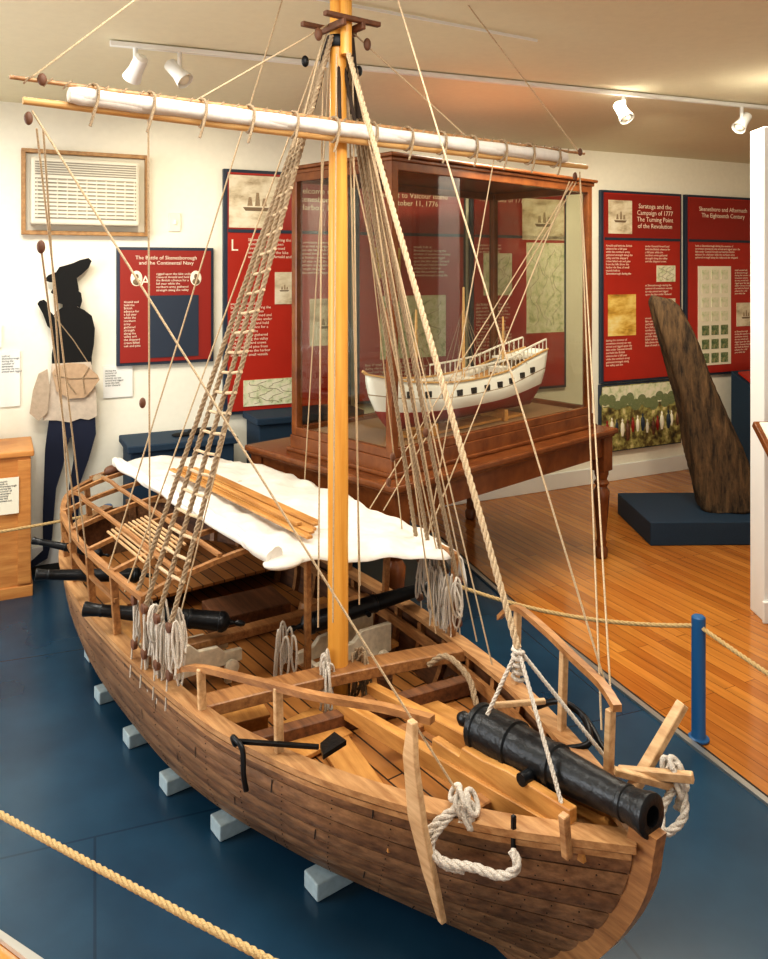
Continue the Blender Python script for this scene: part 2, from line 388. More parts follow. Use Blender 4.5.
for i in range(13): ell('painted_tree',(-.38+.062*i,-.020,.09+.06*R()),(.06,.003,.03+.04*R()),M['pic_green'],e)
for i in range(15):
    x=-.37+i*.052+R()*.02
    s=.6+.35*R()
    lathe('soldier_figure',[(.012*s,-.12*s),(.024*s,-.06*s),(.02*s,0),(.008*s,.02*s),(.013*s,.035*s),(.002,.055*s)],M[('redhull','cream','pnavy','cream','block')[i%5]],e,(x,-.020,-.08+R()*.06),(0,0,1),8)

e=empty('regimental_poster',tuple(W(-1.433,.02,1.43)),WA)
box('frame',(0,0,0),(.555,.03,.68),M['pnavy'],e,bevel=.003); box('face',(0,-.018,0),(.52,.008,.645),M['redd'],e)
text('title','The Battle of Skenesborough\nand the Continental Navy',(0,-.024,.27),.030,M['cream'],e)
text('initial','A',(-.12,-.024,.12),.08,M['cream'],e)
text('body_text',body(6,26),(-.06,-.024,.18),.019,M['cream'],e,'LEFT')
box('inset',(.04,-.024,-.12),(.29,.006,.36),M['pnavy'],e)
text('body_text',body(15,12),(-.24,-.024,.02),.018,M['cream'],e,'LEFT')
for x in (-.17,.17): 
    ell('portrait',(x,-.022,.16),(.034,.004,.045),M['cream'],e)
    ell('portrait_head',(x,-.026,.17),(.012,.004,.016),M['ink'],e); ell('portrait_bust',(x,-.025,.14),(.022,.004,.018),M['ink'],e)
for (t,z,a,b) in ((-1.70,1.0,.16,.18),(-2.26,1.05,.1,.3),(-2.36,1.28,.12,.12)):
    e=empty('wall_notice',tuple(W(t,.008,z)),WA); box('sheet',(0,0,0),(a,.006,b),M['white'],e)
    text('print',body(7,16),(-a/2+.01,-.004,b/2-.03),.014,M['pnavy'],e,'LEFT')
e=empty('light_switch',tuple(W(-1.38,.008,1.92)),WA); box('plate',(0,0,0),(.07,.01,.11),M['cream'],e,bevel=.003); box('toggle',(0,-.01,0),(.012,.014,.026),M['white'],e)

# air conditioner
e=empty('wall_air_conditioner',tuple(W(-1.87,.0,2.065)),WA)
for (n,c,s) in (('frame_top',(0,-.03,.222),(.67,.06,.022)),('frame_bottom',(0,-.03,-.222),(.67,.06,.022)),('frame_left',(-.324,-.03,0),(.022,.06,.44)),('frame_right',(.324,-.03,0),(.022,.06,.44))): box(n,c,s,M['acframe'],e,bevel=.003)
box('surround',(0,-.015,0),(.64,.03,.43),M['grey'],e)
box('body',(-.01,-.07,-.0),(.56,.13,.36),M['grey'],e,bevel=.012)
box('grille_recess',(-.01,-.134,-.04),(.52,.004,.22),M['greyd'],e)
for i in range(10): box('louver',(-.01,-.139,-.135+i*.021),(.52,.010,.010),M['acslat'],e,(.4,0,0))
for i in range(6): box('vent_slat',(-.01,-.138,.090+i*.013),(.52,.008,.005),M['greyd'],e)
for i in range(11): box('louver_divider',(-.26+i*.05,-.141,-.04),(.005,.008,.21),M['grey'],e)

# silhouette cutout of a soldier (flat painted board)
def cut(name,pts,mat,parent,y=0,th=.012,sm=1):
    pts=[(p.x,p.y) for p in cat([(a,b,0) for a,b in pts]+[(pts[0][0],pts[0][1],0)],sm)[:-1]]
    n=len(pts); v=[((px-65)/180.0,y-th/2,(560-py)/180.0) for px,py in pts]+[((px-65)/180.0,y+th/2,(560-py)/180.0) for px,py in pts]
    o=mesh(name,v,[tuple(range(n)),tuple(range(2*n-1,n-1,-1))]+[(i,i+n,(i+1)%n+n,(i+1)%n) for i in range(n)],mat,parent); fixn(o); return o
e=empty('soldier_silhouette_cutout',tuple(W(-1.97,.06,0.0)),WA)
cut('head_and_hat',[(43,275),(47,270),(54,267),(57,262),(64,260),(70,258),(76,255),(84,253),(87,256),(84,263),(78,269),(73,273),(74,279),(75,285),(73,291),(72,295),(74,300),(72,306),(60,306),(60,299),(57,298),(53,297),(54,294),(52,292),(53,290),(49,287),(52,282),(53,277),(48,277)],M['black'],e)
cut('hair_queue',[(72,284),(77,288),(78,296),(76,303),(72,300)],M['black'],e,-.0015)
cut('torso_coat',[(61,301),(72,301),(80,305),(87,311),(90,324),(89,340),(87,352),(87,360),(50,360),(50,348),(52,336),(50,324),(49,314),(54,306)],M['black'],e,-.0025)
cut('raised_arm',[(52,326),(46,320),(42,308),(39,302),(37,298),(39,295),(43,294),(46,297),(47,304),(53,311)],M['black'],e,-.004)
cut('legs',[(48,408),(90,408),(91,430),(84,455),(76,478),(74,520),(80,548),(80,556),(60,556),(64,530),(66,480),(70,455),(70,430),(66,432),(60,460),(54,480),(50,530),(46,548),(30,556),(28,552),(42,540),(42,500),(43,470),(44,440)],plain('breeches_navy',C(24,32,56),.8),e)
cut('coat_skirt',[(50,357),(86,357),(89,372),(91,390),(92,412),(84,415),(76,413),(66,416),(54,413),(42,412),(44,396),(48,378)],plain('linen_apron',C(198,184,168),.8,0,.3,40,.1),e,-.008)
cut('satchel',[(50,366),(54,360),(66,357),(80,359),(92,370),(94,375),(86,386),(80,392),(66,392),(54,384)],plain('satchel_tan',C(186,158,130),.8,0,.3,40,.1),e,-.022,.022)
tubes('satchel_folds',[[((px-65)/180.,-.036,(560-py)/180.) for px,py in q] for q in (((52,368),(66,372),(92,373)),((60,360),(64,376),(72,388)),((84,362),(78,372),(80,388)))],.003,M['ropeg'],e)
tubes('satchel_strap',[[((px-65)/180.,-.010,(560-py)/180.) for px,py in ((86,362),(70,335),(52,310))]],.003,M['ropeg'],e)
cut('held_linen',[(30,404),(33,382),(38,366),(46,362),(48,380),(46,404),(38,412)],plain('bundle_linen',C(184,166,146),.8,0,.3,40,.1),e,-.016,.02)
box('base_board',(0,-.005,.01),(.4,.09,.02),M['black'],e)

# pine crate with plexi case
e=empty('pine_display_crate',tuple(W(-2.43,.22,0)),WA)
box('carcass',(0,0,.36),(.52,.34,.70),M['crate'],e,bevel=.005)
box('lid',(0,0,.72),(.55,.37,.03),M['crate'],e,bevel=.005)
box('plinth',(0,0,.03),(.54,.36,.06),M['crate'],e,bevel=.005)
for x in(-.23,.23): box('stile',(x,-.175,.38),(.06,.015,.62),M['crate'],e,bevel=.002)
box('label',(.16,-.186,.52),(.09,.004,.18),M['cream'],e); text('label_text',body(9,10),(.12,-.189,.59),.012,M['pnavy'],e,'LEFT')
e=empty('acrylic_artifact_case',tuple(W(-2.50,.22,.736)),WA)
for (c,s,rx) in (((0,-.15,.27),(.3,.54),(math.pi/2,0,0)),((0,.15,.27),(.3,.54),(math.pi/2,0,0)),((-.15,0,.27),(.3,.54),(math.pi/2,0,math.pi/2)),((.15,0,.27),(.3,.54),(math.pi/2,0,math.pi/2)),((0,0,.54),(.3,.3),(0,0,0))):
    o=mesh('acrylic_sheet',[(-s[0]/2,-s[1]/2,0),(s[0]/2,-s[1]/2,0),(s[0]/2,s[1]/2,0),(-s[0]/2,s[1]/2,0)],[(0,1,2,3)],M['glass'],e); o.location=c; o.rotation_euler=rx
for x in(-.15,.15):
    for y in(-.15,.15): box('acrylic_edge',(x,y,.27),(.005,.005,.54),M['grey'],e)
box('base',(0,0,.02),(.31,.31,.04),M['white'],e)
lathe('iron_artifact',[(.02,.04),(.06,.05),(.06,.07),(.03,.1),(.045,.14),(.02,.17)],M['block'],e)

for (t0,t1,d,h) in ((-1.70,-1.10,.34,.70),(-.98,-.30,.30,.78)):
    e=empty('navy_display_bench',tuple(W((t0+t1)/2,d/2+.04,0)),WA)
    box('base',(0,0,h/2-.02),(t1-t0-.04,d-.04,h-.04),M['navy'],e,bevel=.004); box('top',(0,0,h-.02),(t1-t0,d,.04),M['navy'],e,bevel=.006)
    if h<.75:
        ell('black_cap',(.12,0,h+.015),(.07,.05,.02),M['black'],e); ell('black_cap_peak',(.02,-.01,h+.008),(.06,.04,.01),M['black'],e)

e=empty('slanted_lectern',tuple(W(3.42,.34,0)),WA)
v=[(-.3,-.25,0),(.3,-.25,0),(.3,.2,0),(-.3,.2,0),(-.3,-.25,.55),(.3,-.25,.55),(.3,.2,.80),(-.3,.2,.80)]
bev(mesh('body',v,[(0,3,2,1),(4,5,6,7),(0,1,5,4),(1,2,6,5),(2,3,7,6),(3,0,4,7)],M['navy'],e),.005)
sl=math.atan2(.25,.45)
box('panel',(0,-.03,.69),(.54,.42,.015),M['red'],e,(sl,0,0)); box('panel_print',(-.05,-.03,.70),(.22,.2,.012),M['pic_sea'],e,(sl,0,0))

e=empty('relic_plinth',(2.05,5.02,0),.02)
box('plinth',(0,0,.07),(.95,.62,.14),M['navy'],e,bevel=.006)
def timber():
    n=90; seg=26; v=[]; f=[]
    A=Vector((2.18,4.97,.0)); B=Vector((1.79,5.12,1.32))
    for i in range(n+1):
        t=i/n; p=A.lerp(B,t)+Vector((.02*math.sin(t*3.1),0,0))
        wx=.185-.105*t+.008*math.sin(t*9); wy=.11-.045*t
        if t>.97: wx*=1-(t-.97)*12; wy*=1-(t-.97)*9
        for k in range(seg):
            a=2*math.pi*k/seg; sq=1/max(abs(math.cos(a)),abs(math.sin(a)))**.8
            nr=1+.05*math.sin(k*2.3+i*.03)+.05*math.sin(k*5.1+i*.05)+.022*math.sin(k*1.3+i*.22)+.03*(R()-.5)
            q=p+Vector((math.cos(a)*wx*sq*nr,math.sin(a)*wy*sq*nr,math.cos(a)*.12*wx-(.5*wx*math.cos(a) if t>.85 else 0)*(t-.85)*5)); q.z=max(0.002,q.z); v.append(q)
    for i in range(n):
        for k in range(seg):
            a=i*seg+k;b=i*seg+(k+1)%seg; f.append((a,b,b+seg,a+seg))
    f.append(tuple(reversed(range(seg)))); f.append(tuple(range(n*seg,(n+1)*seg)))
    o=mesh('salvaged_ship_timber',v,f,M['timber'],None,True); o.location=(0,0,.141); return o
timber()
e=empty('reading_rail',(1.76,3.28,0))
box('post',(.1,.05,.44),(.06,.06,.88),M['case'],e,bevel=.004); box('foot',(.1,.05,.02),(.3,.3,.04),M['case'],e,bevel=.004)
box('board',(.08,0,.88),(.50,.34,.03),M['case'],e,(.62,-.0,0),.004); box('sheet',(.08,-.006,.90),(.46,.30,.006),M['cream'],e,(.62,0,0))

# track lights
e=empty('track_light_rail')
ta=Vector((-1.08,3.12,CE-.015)); tb=Vector((2.25,4.43,CE-.015))
beam('track',ta,tb,.026,.020,M['white'],e)
def head(t,aim):
    p=ta.lerp(tb,t); a=Vector(aim).normalized()
    lathe('stem',[(.010,0),(.010,.06)],M['white'],e,p-Vector((0,0,.07)),(0,0,1),10)
    q=p-Vector((0,0,.10))-a*.03
    lathe('can',[(.016,-.045),(.028,-.035),(.029,.025),(.038,.070),(.036,.070),(.024,.03)],M['white'],e,q,a,18)
    ell('lamp',q+a*.05,(.026,.026,.026),M['cream'],e)
head(.027,(-.5,.5,-.6)); head(.075,(.6,-.2,-.65)); head(.69,(.2,-.4,-.6)); head(.909,(-.5,-.3,-.6))
strip('second_rail',[(-.25,2.6,CE-.01),(.6,3.1,CE-.01)],.006,.01,M['white'],e)

# ---------------------------------------------------------------- display case on its table
CA=math.atan2(.69,.724)
e=empty('glass_display_case',(.045,3.276,0),CA)
LX,LY=1.785,1.11
tt=.74
box('table_top',(LX/2,LY/2,tt-.015),(LX,LY,.03),M['case'],e,bevel=.008)
box('table_bead',(LX/2,LY/2,tt-.038),(LX-.03,LY-.03,.016),M['case'],e,bevel=.006)
for (c,s) in (((LX/2,.05,tt-.10),(LX-.14,.025,.11)),((LX/2,LY-.05,tt-.10),(LX-.14,.025,.11)),((.05,LY/2,tt-.10),(.025,LY-.14,.11)),((LX-.05,LY/2,tt-.10),(.025,LY-.14,.11))): box('apron',c,s,M['case'],e,bevel=.003)
leg=[(.022,0),(.034,.01),(.036,.05),(.024,.07),(.03,.09),(.024,.11),(.032,.2),(.044,.34),(.046,.38),(.03,.41),(.044,.43),(.03,.45),(.04,.48),(.04,.50)]
for x in(.07,LX-.07):
    for y in(.07,LY-.07):
        lathe('turned_leg',leg,M['case'],e,(x,y,0),(0,0,1),20); box('leg_block',(x,y,.60),(.09,.09,.2),M['case'],e,bevel=.004)
X0,X1,Y0,Y1=.10,1.70,.12,.84; zb,zt=tt,2.15
cx,cy=(X0+X1)/2,(Y0+Y1)/2; lx,ly=X1-X0,Y1-Y0
box('base_moulding',(cx,cy,zb+.010),(lx+.04,ly+.04,.02),M['case'],e,bevel=.006)
box('base_plinth',(cx,cy,zb+.045),(lx+.01,ly+.01,.07),M['case'],e,bevel=.004)
box('case_floor',(cx,cy,zb+.085),(lx-.02,ly-.02,.02),plain('case_floor_cloth',C(130,100,70),.8),e)
for x in(X0+.02,X1-.02):
    for y in(Y0+.02,Y1-.02): box('corner_post',(x,y,(zb+.08+zt-.03)/2),(.04,.04,zt-zb-.11),M['case'],e,bevel=.004)
for y in(Y0+.015,Y1-.015):
    box('top_rail',(cx,y,zt-.05),(lx-.06,.03,.045),M['case'],e,bevel=.004); box('bottom_rail',(cx,y,zb+.10),(lx-.06,.03,.04),M['case'],e,bevel=.004)
for x in(X0+.015,X1-.015):
    box('top_rail',(x,cy,zt-.05),(.03,ly-.06,.045),M['case'],e,bevel=.004); box('bottom_rail',(x,cy,zb+.10),(.03,ly-.06,.04),M['case'],e,bevel=.004)
box('cornice_lower',(cx,cy,zt-.024),(lx+.02,ly+.02,.02),M['case'],e,bevel=.006)
box('cornice',(cx,cy,zt-.006),(lx+.05,ly+.05,.018),M['case'],e,bevel=.007)
zp=(zb+.118,zt-.07)
for y,g in((Y0+.015,'glassf'),(Y1-.015,'glassb')): mesh('glass_pane',[(X0+.035,y,zp[0]),(X1-.035,y,zp[0]),(X1-.035,y,zp[1]),(X0+.035,y,zp[1])],[(0,1,2,3)],M[g],e)
for x,g in((X0+.015,'glassf'),(X1-.015,'glassb')): mesh('glass_pane',[(x,Y0+.035,zp[0]),(x,Y1-.035,zp[0]),(x,Y1-.035,zp[1]),(x,Y0+.035,zp[1])],[(0,1,2,3)],M[g],e)

def shipmodel():
    e=empty('model_ship',(.395,4.08,.850),CA); e.scale=(1.10,1.05,1.03)
    Ls=1.20; H=interp([(0,.004),(.04,.035),(.15,.085),(.4,.12),(.7,.125),(.95,.11),(1.1,.095),(1.20,.085)])
    sh=interp([(0,.30),(.2,.255),(.5,.23),(.8,.245),(1.0,.29),(1.20,.33)])
    rows=[0,.12,.24,.32,.38,.62,.66,.68,.86,.90,1.0]; nu=44; v=[]; f=[]; fm=[]
    for sd in (1,-1):
        base=len(v)
        for i in range(nu+1):
            u=i/nu
            for r in rows:
                s=Ls*u; x=.14*(1-r)**2*(1-u)+s-.06*(1-r)*u
                fl=(1-(1-min(1,r/.6))**2.2)*(1 if r<.6 else 1-.12*(r-.6)/.4)
                hh=max(.004,H(s)*fl*(1 if u<.85 else 1-(u-.85)*2.4*(1-r)))
                v.append((x-Ls/2,sd*hh,.03+(sh(s)-.03)*r))
        m=len(rows)
        for i in range(nu):
            for k in range(m-1):
                a=base+i*m+k; f.append((a,a+m,a+m+1,a+1)); fm.append(1 if k<4 else (2 if k==6 else 0))
    m=len(rows); nn=(nu+1)*m
    for k in range(m-1):
        a=nu*m+k; f.append((a,a+nn,a+nn+1,a+1)); fm.append(0 if k>=4 else 1)
    o=mesh('hull',v,f,None,e,True,[M['white'],M['redhull'],M['ropeg']],fm); fixn(o); mm=o.modifiers.new('s','SOLIDIFY'); mm.thickness=.004
    dk=[];df=[]
    for i in range(nu+1):
        s=Ls*i/nu; 
        for sd in(1,-1): dk.append((s-Ls/2+.01*(1-i/nu)-.005,sd*max(.002,H(s)*.84-.004),sh(s)-.035))
    for i in range(nu): df.append((2*i,2*i+1,2*i+3,2*i+2))
    mesh('deck',dk,df,M['plank'],e)
    for sd in(1,-1):
        for i in range(10):
            s=.18+i*.095; box('gun_port',(s-Ls/2,sd*(H(s)*.945),sh(s)*.79),(.034,.012,.028),M['black'],e)
        strip('rail',[(Ls*i/30-Ls/2,sd*max(.003,H(Ls*i/30)*.88),sh(Ls*i/30)+.004) for i in range(31)],.012,.007,M['spar'],e)
        ls=[]
        for i in range(20):
            s=.5+i*.036; ls.append([(s-Ls/2,sd*H(s)*.88,sh(s)),(s-Ls/2,sd*H(s)*.88,sh(s)+.06)])
        tubes('balusters',ls,.003,M['canvas'],e)
        strip('upper_rail',[((.5+i*.034)-Ls/2,sd*H(.5+i*.034)*.88,sh(.5+i*.034)+.062) for i in range(21)],.010,.008,M['canvas'],e)
    for s in(.32,.62,.9): box('hatch',(s-Ls/2,0,sh(s)-.02),(.09,.08,.03),M['canvas'],e,bevel=.003)
    box('quarter_deck',(1.05-Ls/2,0,sh(1.05)+.0),(.26,.15,.012),M['canvas'],e,bevel=.002)
    for s,h in((.3,.40),(.62,.50),(.92,.34)):
        lathe('mast',[(.009,0),(.008,h*.6),(.005,h)],M['spar'],e,(s-Ls/2,0,.18),(0,0,1),10)
    beam('bowsprit',(-Ls/2+.04,0,.28),(-Ls/2-.02,0,.32),.012,.012,M['spar'],e)
    L=[]
    for s,h in((.3,.40),(.62,.50),(.92,.34)):
        for sd in(1,-1):
            for k in(-.05,0,.05): L.append([(s-Ls/2,0,.18+h*.8),(s-Ls/2+k+.02,sd*H(s)*.9,sh(s))])
    tubes('rigging',L,.0013,M['ropeg'],e)
    for s in(.35,.85): box('cradle',(s-Ls/2,0,.015),(.03,.16,.06),M['plank'],e,bevel=.004)
    box('cradle_base',(.02,0,-.005),(.8,.12,.012),M['plank'],e)
shipmodel()

# ---------------------------------------------------------------- GUNBOAT
BA=math.atan2(.8,-.6)
G=empty('gunboat_model',(.51,1.58,0),BA)
L=2.96; ZB=.065
H=interp([(0,.022),(.12,.095),(.24,.165),(.46,.27),(.735,.37),(1.1,.45),(1.5,.485),(2.0,.495),(2.4,.465),(2.7,.38),(2.88,.24),(2.96,.12)])
ZG=interp([(0,.50),(.3,.455),(.7,.42),(1.1,.40),(1.8,.40),(2.4,.42),(2.96,.47)])
CH=interp([(0,.30),(.1,.52),(.25,.70),(.5,.82),(.8,.8),(1,.5)])
def hp(u,v,off=0.0,sd=1):
    sg=L*u; bow=.26*(1-v)**1.6; st=.14*(1-v)
    s=bow+(L-st-bow)*u
    c=CH(u); g=1-(1-v)**2.3
    h=H(sg)*(c+(1-c)*g)-off
    return Vector((s,sd*max(.012,h),ZB+(ZG(sg)-ZB)*v))
def hin(s,z,off=0.025):
    u=s/L; v=max(0,min(1,(z-ZB)/(ZG(s)-ZB))); 
    bow=.26*(1-v)**1.6; st=.14*(1-v); u2=max(0,min(1,(s-bow)/(L-st-bow)))
    return max(.012,abs(hp(u2,v,off).y))
NS=8; NU=60
for sd,nm in((1,'port'),(-1,'starboard')):
    for k in range(NS):
        v0=k/NS; v1=(k+1)/NS-.010; V=[];F=[]
        sub=3
        for i in range(NU+1):
            u=i/NU
            for j in range(sub+1):
                vv=v0+(v1-v0)*j/sub; edge=.0025 if j in(0,sub) else 0
                V.append(hp(u,vv,edge-.0006*(sub-j),sd))
            for j in range(sub,-1,-1):
                vv=v0+(v1-v0)*j/sub; V.append(hp(u,vv,.013,sd))
        m=2*(sub+1)
        for i in range(NU):
            for j in range(m): a=i*m+j;b=i*m+(j+1)%m; F.append((a,b,b+m,a+m))
        F.append(tuple(range(m))); F.append(tuple(range(NU*m,NU*m+m)))
        o=mesh('strake_%s_%d'%(nm,k+1),V,F,M['hull' if (k%2) else 'hull2'],G,True); fixn(o)
        md=o.modifiers.new('es','EDGE_SPLIT'); md.split_angle=math.radians(35)
    for (of,mt,nn) in ((.010,'seam','seam_caulking_'),(.016,'hullin','inner_lining_')):
        V=[];F=[]
        for i in range(NU+1):
            for j in range(8): V.append(hp(i/NU,j/7*.985,of,sd))
        for i in range(NU):
            for j in range(7): a=i*8+j; F.append((a,a+1,a+9,a+8))
        mesh(nn+nm,V,F,M[mt],G,True)
    V=[];F=[]
    for k in range(NS):
        for u in (.12+.05*((k*3)%5),.38+.04*((k*2)%5),.66+.05*((k*3)%4)):
            b=len(V)
            for du,vv in((-.0006,k/NS+.004),(.0006,k/NS+.004),(.0006,(k+1)/NS-.014),(-.0006,(k+1)/NS-.014)): V.append(hp(u+du,vv,-.0030+.0018*((vv*NS)%1),sd))
            F.append((b,b+1,b+2,b+3))
    mesh('plank_butts_'+nm,V,F,M['seam'],G)
    for i in range(1,19):
        u=i/19.5; V=[];F=[]
        for j in range(7):
            v=.3+.68*j/6
            for du,of in((-.0035,.016),(.0035,.016),(.0035,.036),(-.0035,.036)): V.append(hp(u+du,v,of,sd))
        for j in range(6):
            for k in range(4): a=j*4+k;b=j*4+(k+1)%4; F.append((a,b,b+4,a+4))
        F.append((0,1,2,3)); F.append((24,25,26,27))
        fixn(mesh('rib_%s_%d'%(nm,i),V,F,M['rail'],G))
    N=64
    strip('gunwale_cap_%s'%nm,[(L*i/N,sd*max(.0,H(L*i/N)-.014),ZG(L*i/N)+.008) for i in range(N+1)],.052,.016,M['cap'],G)
    strip('rub_rail_%s'%nm,[(L*i/N,sd*(H(L*i/N)+.004),ZG(L*i/N)-.012) for i in range(N+1)],.010,.012,M['cap'],G)
    strip('inner_clamp_%s'%nm,[(.12+(L-.3)*i/N,sd*(H(.12+(L-.3)*i/N)-.045),ZG(.12+(L-.3)*i/N)-.05) for i in range(N+1)],.014,.035,M['rail'],G)
V=[];F=[]
for i in range(NU+1):
    for sd in(1,-1): V.append(hp(i/NU,0,0,sd))
for i in range(NU): F.append((2*i,2*i+1,2*i+3,2*i+2))
mesh('bottom_planking',V,F,M['hull'],G)
bmn=bmesh.new()
for sd in(1,-1):
    for k in range(NS):
        for i in range(1,58):
            u=i/58
            for vv in ((k+.22)/NS,(k+.72)/NS):
                if i>6 and i%3: continue
                p=hp(u,vv,-.0006,sd); bmesh.ops.create_icosphere(bmn,subdivisions=1,radius=.0018,matrix=Matrix.Translation(p))
me=bpy.data.meshes.new('treenails'); bmn.to_mesh(me); bmn.free(); me.materials.append(M['roped']); link(bpy.data.objects.new('treenails',me),G)
st=[]
for i in range(13):
    v=i/12; p=hp(0,v); st.append(Vector((p.x-.012,0,p.z)))
st.append(Vector((-.02,0,.545)))
V=[];F=[]
for p in st:
    for a,b in((-.03,-.017),(.03,-.02),(.03,.02),(-.03,.017)): V.append(p+Vector((a,b,0)))
for i in range(len(st)-1):
    for k in range(4): a=i*4+k;b=i*4+(k+1)%4; F.append((a,b,b+4,a+4))
F.append((0,1,2,3)); F.append(tuple(range(len(V)-4,len(V))))
o=mesh('stem_post',V,F,M['rail'],G); fixn(o)
beam('keel',(.22,0,.052),(L-.12,0,.052),.035,.03,M['hull'],G)
beam('stern_post',(L-.14,0,.04),(L+.0,0,.50),.035,.04,M['hull'],G)
V=[hp(1,j/6,0,1) for j in range(7)]+[hp(1,j/6,0,-1) for j in range(6,-1,-1)]
mesh('transom',V,[tuple(range(14))],M['hull'],G)
for s in(.82,1.17,1.45,1.76,2.10,2.45):
    w=hin(s,ZB+.01,0)+.022
    box('support_block',(s,0,.028),(.068,2*w,.046),M['blueblk'],G,bevel=.004)
def deck(name,s0,s1,z,mat,off=.03,n=30):
    V=[];F=[]
    for i in range(n+1):
        s=s0+(s1-s0)*i/n; h=hin(s,z,off)
        V+=[(s,h,z),(s,-h,z),(s,-h,z-.012),(s,h,z-.012)]
    for i in range(n):
        for k in range(4): a=4*i+k;b=4*i+(k+1)%4; F.append((a,b,b+4,a+4))
    F+= [(0,1,2,3),(4*n,4*n+1,4*n+2,4*n+3)]
    o=mesh(name,V,F,mat,G); fixn(o); return o
deck('main_deck',.25,2.75,.22,M['deck'])
deck('foredeck',.42,1.0,.305,M['deck'])
deck('quarter_deck',2.2,2.8,.30,M['deck'])
def thwart(name,s0,s1,z,w=.05,h=.03,mat='rail',arch=0.0):
    a=H(s0)-.03;b=H(s1)-.03; P=[]
    for i in range(11):
        t=i/10; P.append((s0+(s1-s0)*t,a+(-b-a)*t,z+arch*4*t*(1-t)))
    V=[];F=[]
    for p in P:
        for i,j in((-1,-1),(1,-1),(1,1),(-1,1)): V.append((p[0]+i*w/2,p[1],p[2]+j*h/2))
    for i in range(10):
        for k in range(4): q=i*4+k;r=i*4+(k+1)%4; F.append((q,r,r+4,q+4))
    F+=[(0,1,2,3),(40,41,42,43)]
    o=mesh(name,V,F,M[mat],G); fixn(o); bev(o,.003,1)
thwart('mast_beam',1.16,.96,.40,.075,.035,'rail',.01)
thwart('foredeck_beam',1.02,.88,.335,.04,.05,'hullin')
thwart('bow_beam',.36,.36,.42,.04,.03,'rail')
thwart('mid_beam',1.62,1.55,.36,.05,.03,'rail')
V=[];F=[]
for i in range(7):
    s=.02+.2*i/6; V+=[(s,H(s)-.02 if H(s)>.03 else .01,ZG(s)-.01),(s,-(H(s)-.02) if H(s)>.03 else -.01,ZG(s)-.01)]
for i in range(6): F.append((2*i,2*i+1,2*i+3,2*i+2))
o=mesh('breast_hook',V,F,M['plank'],G); o.modifiers.new('s','SOLIDIFY').thickness=.02

for h in(-.062,.062): beam('slide_rail',(.08,h,.47),(1.0,h,.36),.03,.045,M['plank'],G)
for s in(.15,.45,.75,.97): beam('slide_tie',(s,-.07,.437-.11*s+.02),(s,.07,.437-.11*s+.02),.04,.02,M['rail'],G)
for h in(-.056,.056):
    v=[(.12,.47),(.40,.44),(.56,.43),(.56,.47),(.46,.475),(.45,.50),(.38,.505),(.30,.520),(.12,.53)]
    V=[(a,h-.012,b) for a,b in v]+[(a,h+.012,b) for a,b in v]; n=len(v)
    o=mesh('carriage_cheek',V,[tuple(range(n)),tuple(range(2*n-1,n-1,-1))]+[(i,i+n,(i+1)%n+n,(i+1)%n) for i in range(n)],M['plank'],G); fixn(o); bev(o,.003)
def cannon(name,breech,muzzle,rb,rm,mat='gun'):
    b=Vector(breech); m=Vector(muzzle); Lc=(m-b).length; ax=m-b
    P=[(0.002,-.16*Lc),(rb*.22,-.155*Lc),(rb*.34,-.13*Lc),(rb*.30,-.10*Lc),(rb*.18,-.085*Lc),(rb*.3,-.05*Lc),(rb*.8,-.03*Lc),(rb*1.0,-.01*Lc),(rb*1.08,0),(rb*1.08,.03*Lc),(rb,.035*Lc),(rb*.97,.22*Lc),(rb*1.03,.225*Lc),(rb*1.03,.25*Lc),(rb*.93,.255*Lc),(rb*.86,.48*Lc),(rb*.92,.485*Lc),(rb*.92,.51*Lc),(rb*.82,.515*Lc),(rm*.98,.86*Lc),(rm*1.05,.865*Lc),(rm*1.05,.88*Lc),(rm*.98,.885*Lc),(rm*1.1,.95*Lc),(rm*1.22,.98*Lc),(rm*1.22,.995*Lc),(rm*1.1,Lc),(rm*.58,Lc),(rm*.56,.9*Lc),(0.001,.9*Lc)]
    lathe(name,P,M[mat],G,b,ax,32)
    lathe(name+'_bore',[(rm*.57,0),(rm*.57,.002)],M['bore'],G,b+ax*.93,ax,20)
    sd=ax.normalized().cross(Vector((0,0,1))).normalized(); c=b+ax*.42-Vector((0,0,rb*.3))
    lathe(name+'_trunnion',[(rb*.26,-rb*1.4),(rb*.26,rb*1.4)],M[mat],G,c,sd,16)
cannon('bow_cannon',(.455,0,.522),(-.03,0,.572),.053,.034)
def carriage(s,h0,h1,z):
    y0,y1=h0,h1
    for ds in(-.055,.055):
        v=[(y0,z),(y1,z),(y1,z+.10),(y0+(y1-y0)*.6,z+.105),(y0+(y1-y0)*.5,z+.075),(y0+(y1-y0)*.28,z+.07),(y0+(y1-y0)*.2,z+.045),(y0,z+.04)]
        V=[(s+ds-.01,a,b) for a,b in v]+[(s+ds+.01,a,b) for a,b in v]; n=len(v)
        o=mesh('truck_cheek',V,[tuple(range(n)),tuple(range(2*n-1,n-1,-1))]+[(i,i+n,(i+1)%n+n,(i+1)%n) for i in range(n)],M['carr'],G); fixn(o); bev(o,.003)
        for yy in(y0+(y1-y0)*.15,y0+(y1-y0)*.85): lathe('truck_wheel',[(.022,-.008),(.026,-.006),(.026,.006),(.022,.008)],M['carr'],G,(s+ds*1.45,yy,z-.005),(1,0,0),16)
    for yy in(y0+(y1-y0)*.15,y0+(y1-y0)*.85): beam('axle',(s-.08,yy,z-.004),(s+.08,yy,z-.004),.018,.018,M['carr'],G)
    for yy in(y0+(y1-y0)*.15,y0+(y1-y0)*.85): 
        for ss in(-.05,.05): beam('slide_sleeper',(s+ss,yy,.222),(s+ss,yy,z-.012),.02,.02,M['carr'],G,0)
carriage(1.35,-.04,-.36,.285); cannon('starboard_cannon',(1.38,-.07,.425),(1.28,-.56,.475),.034,.022)
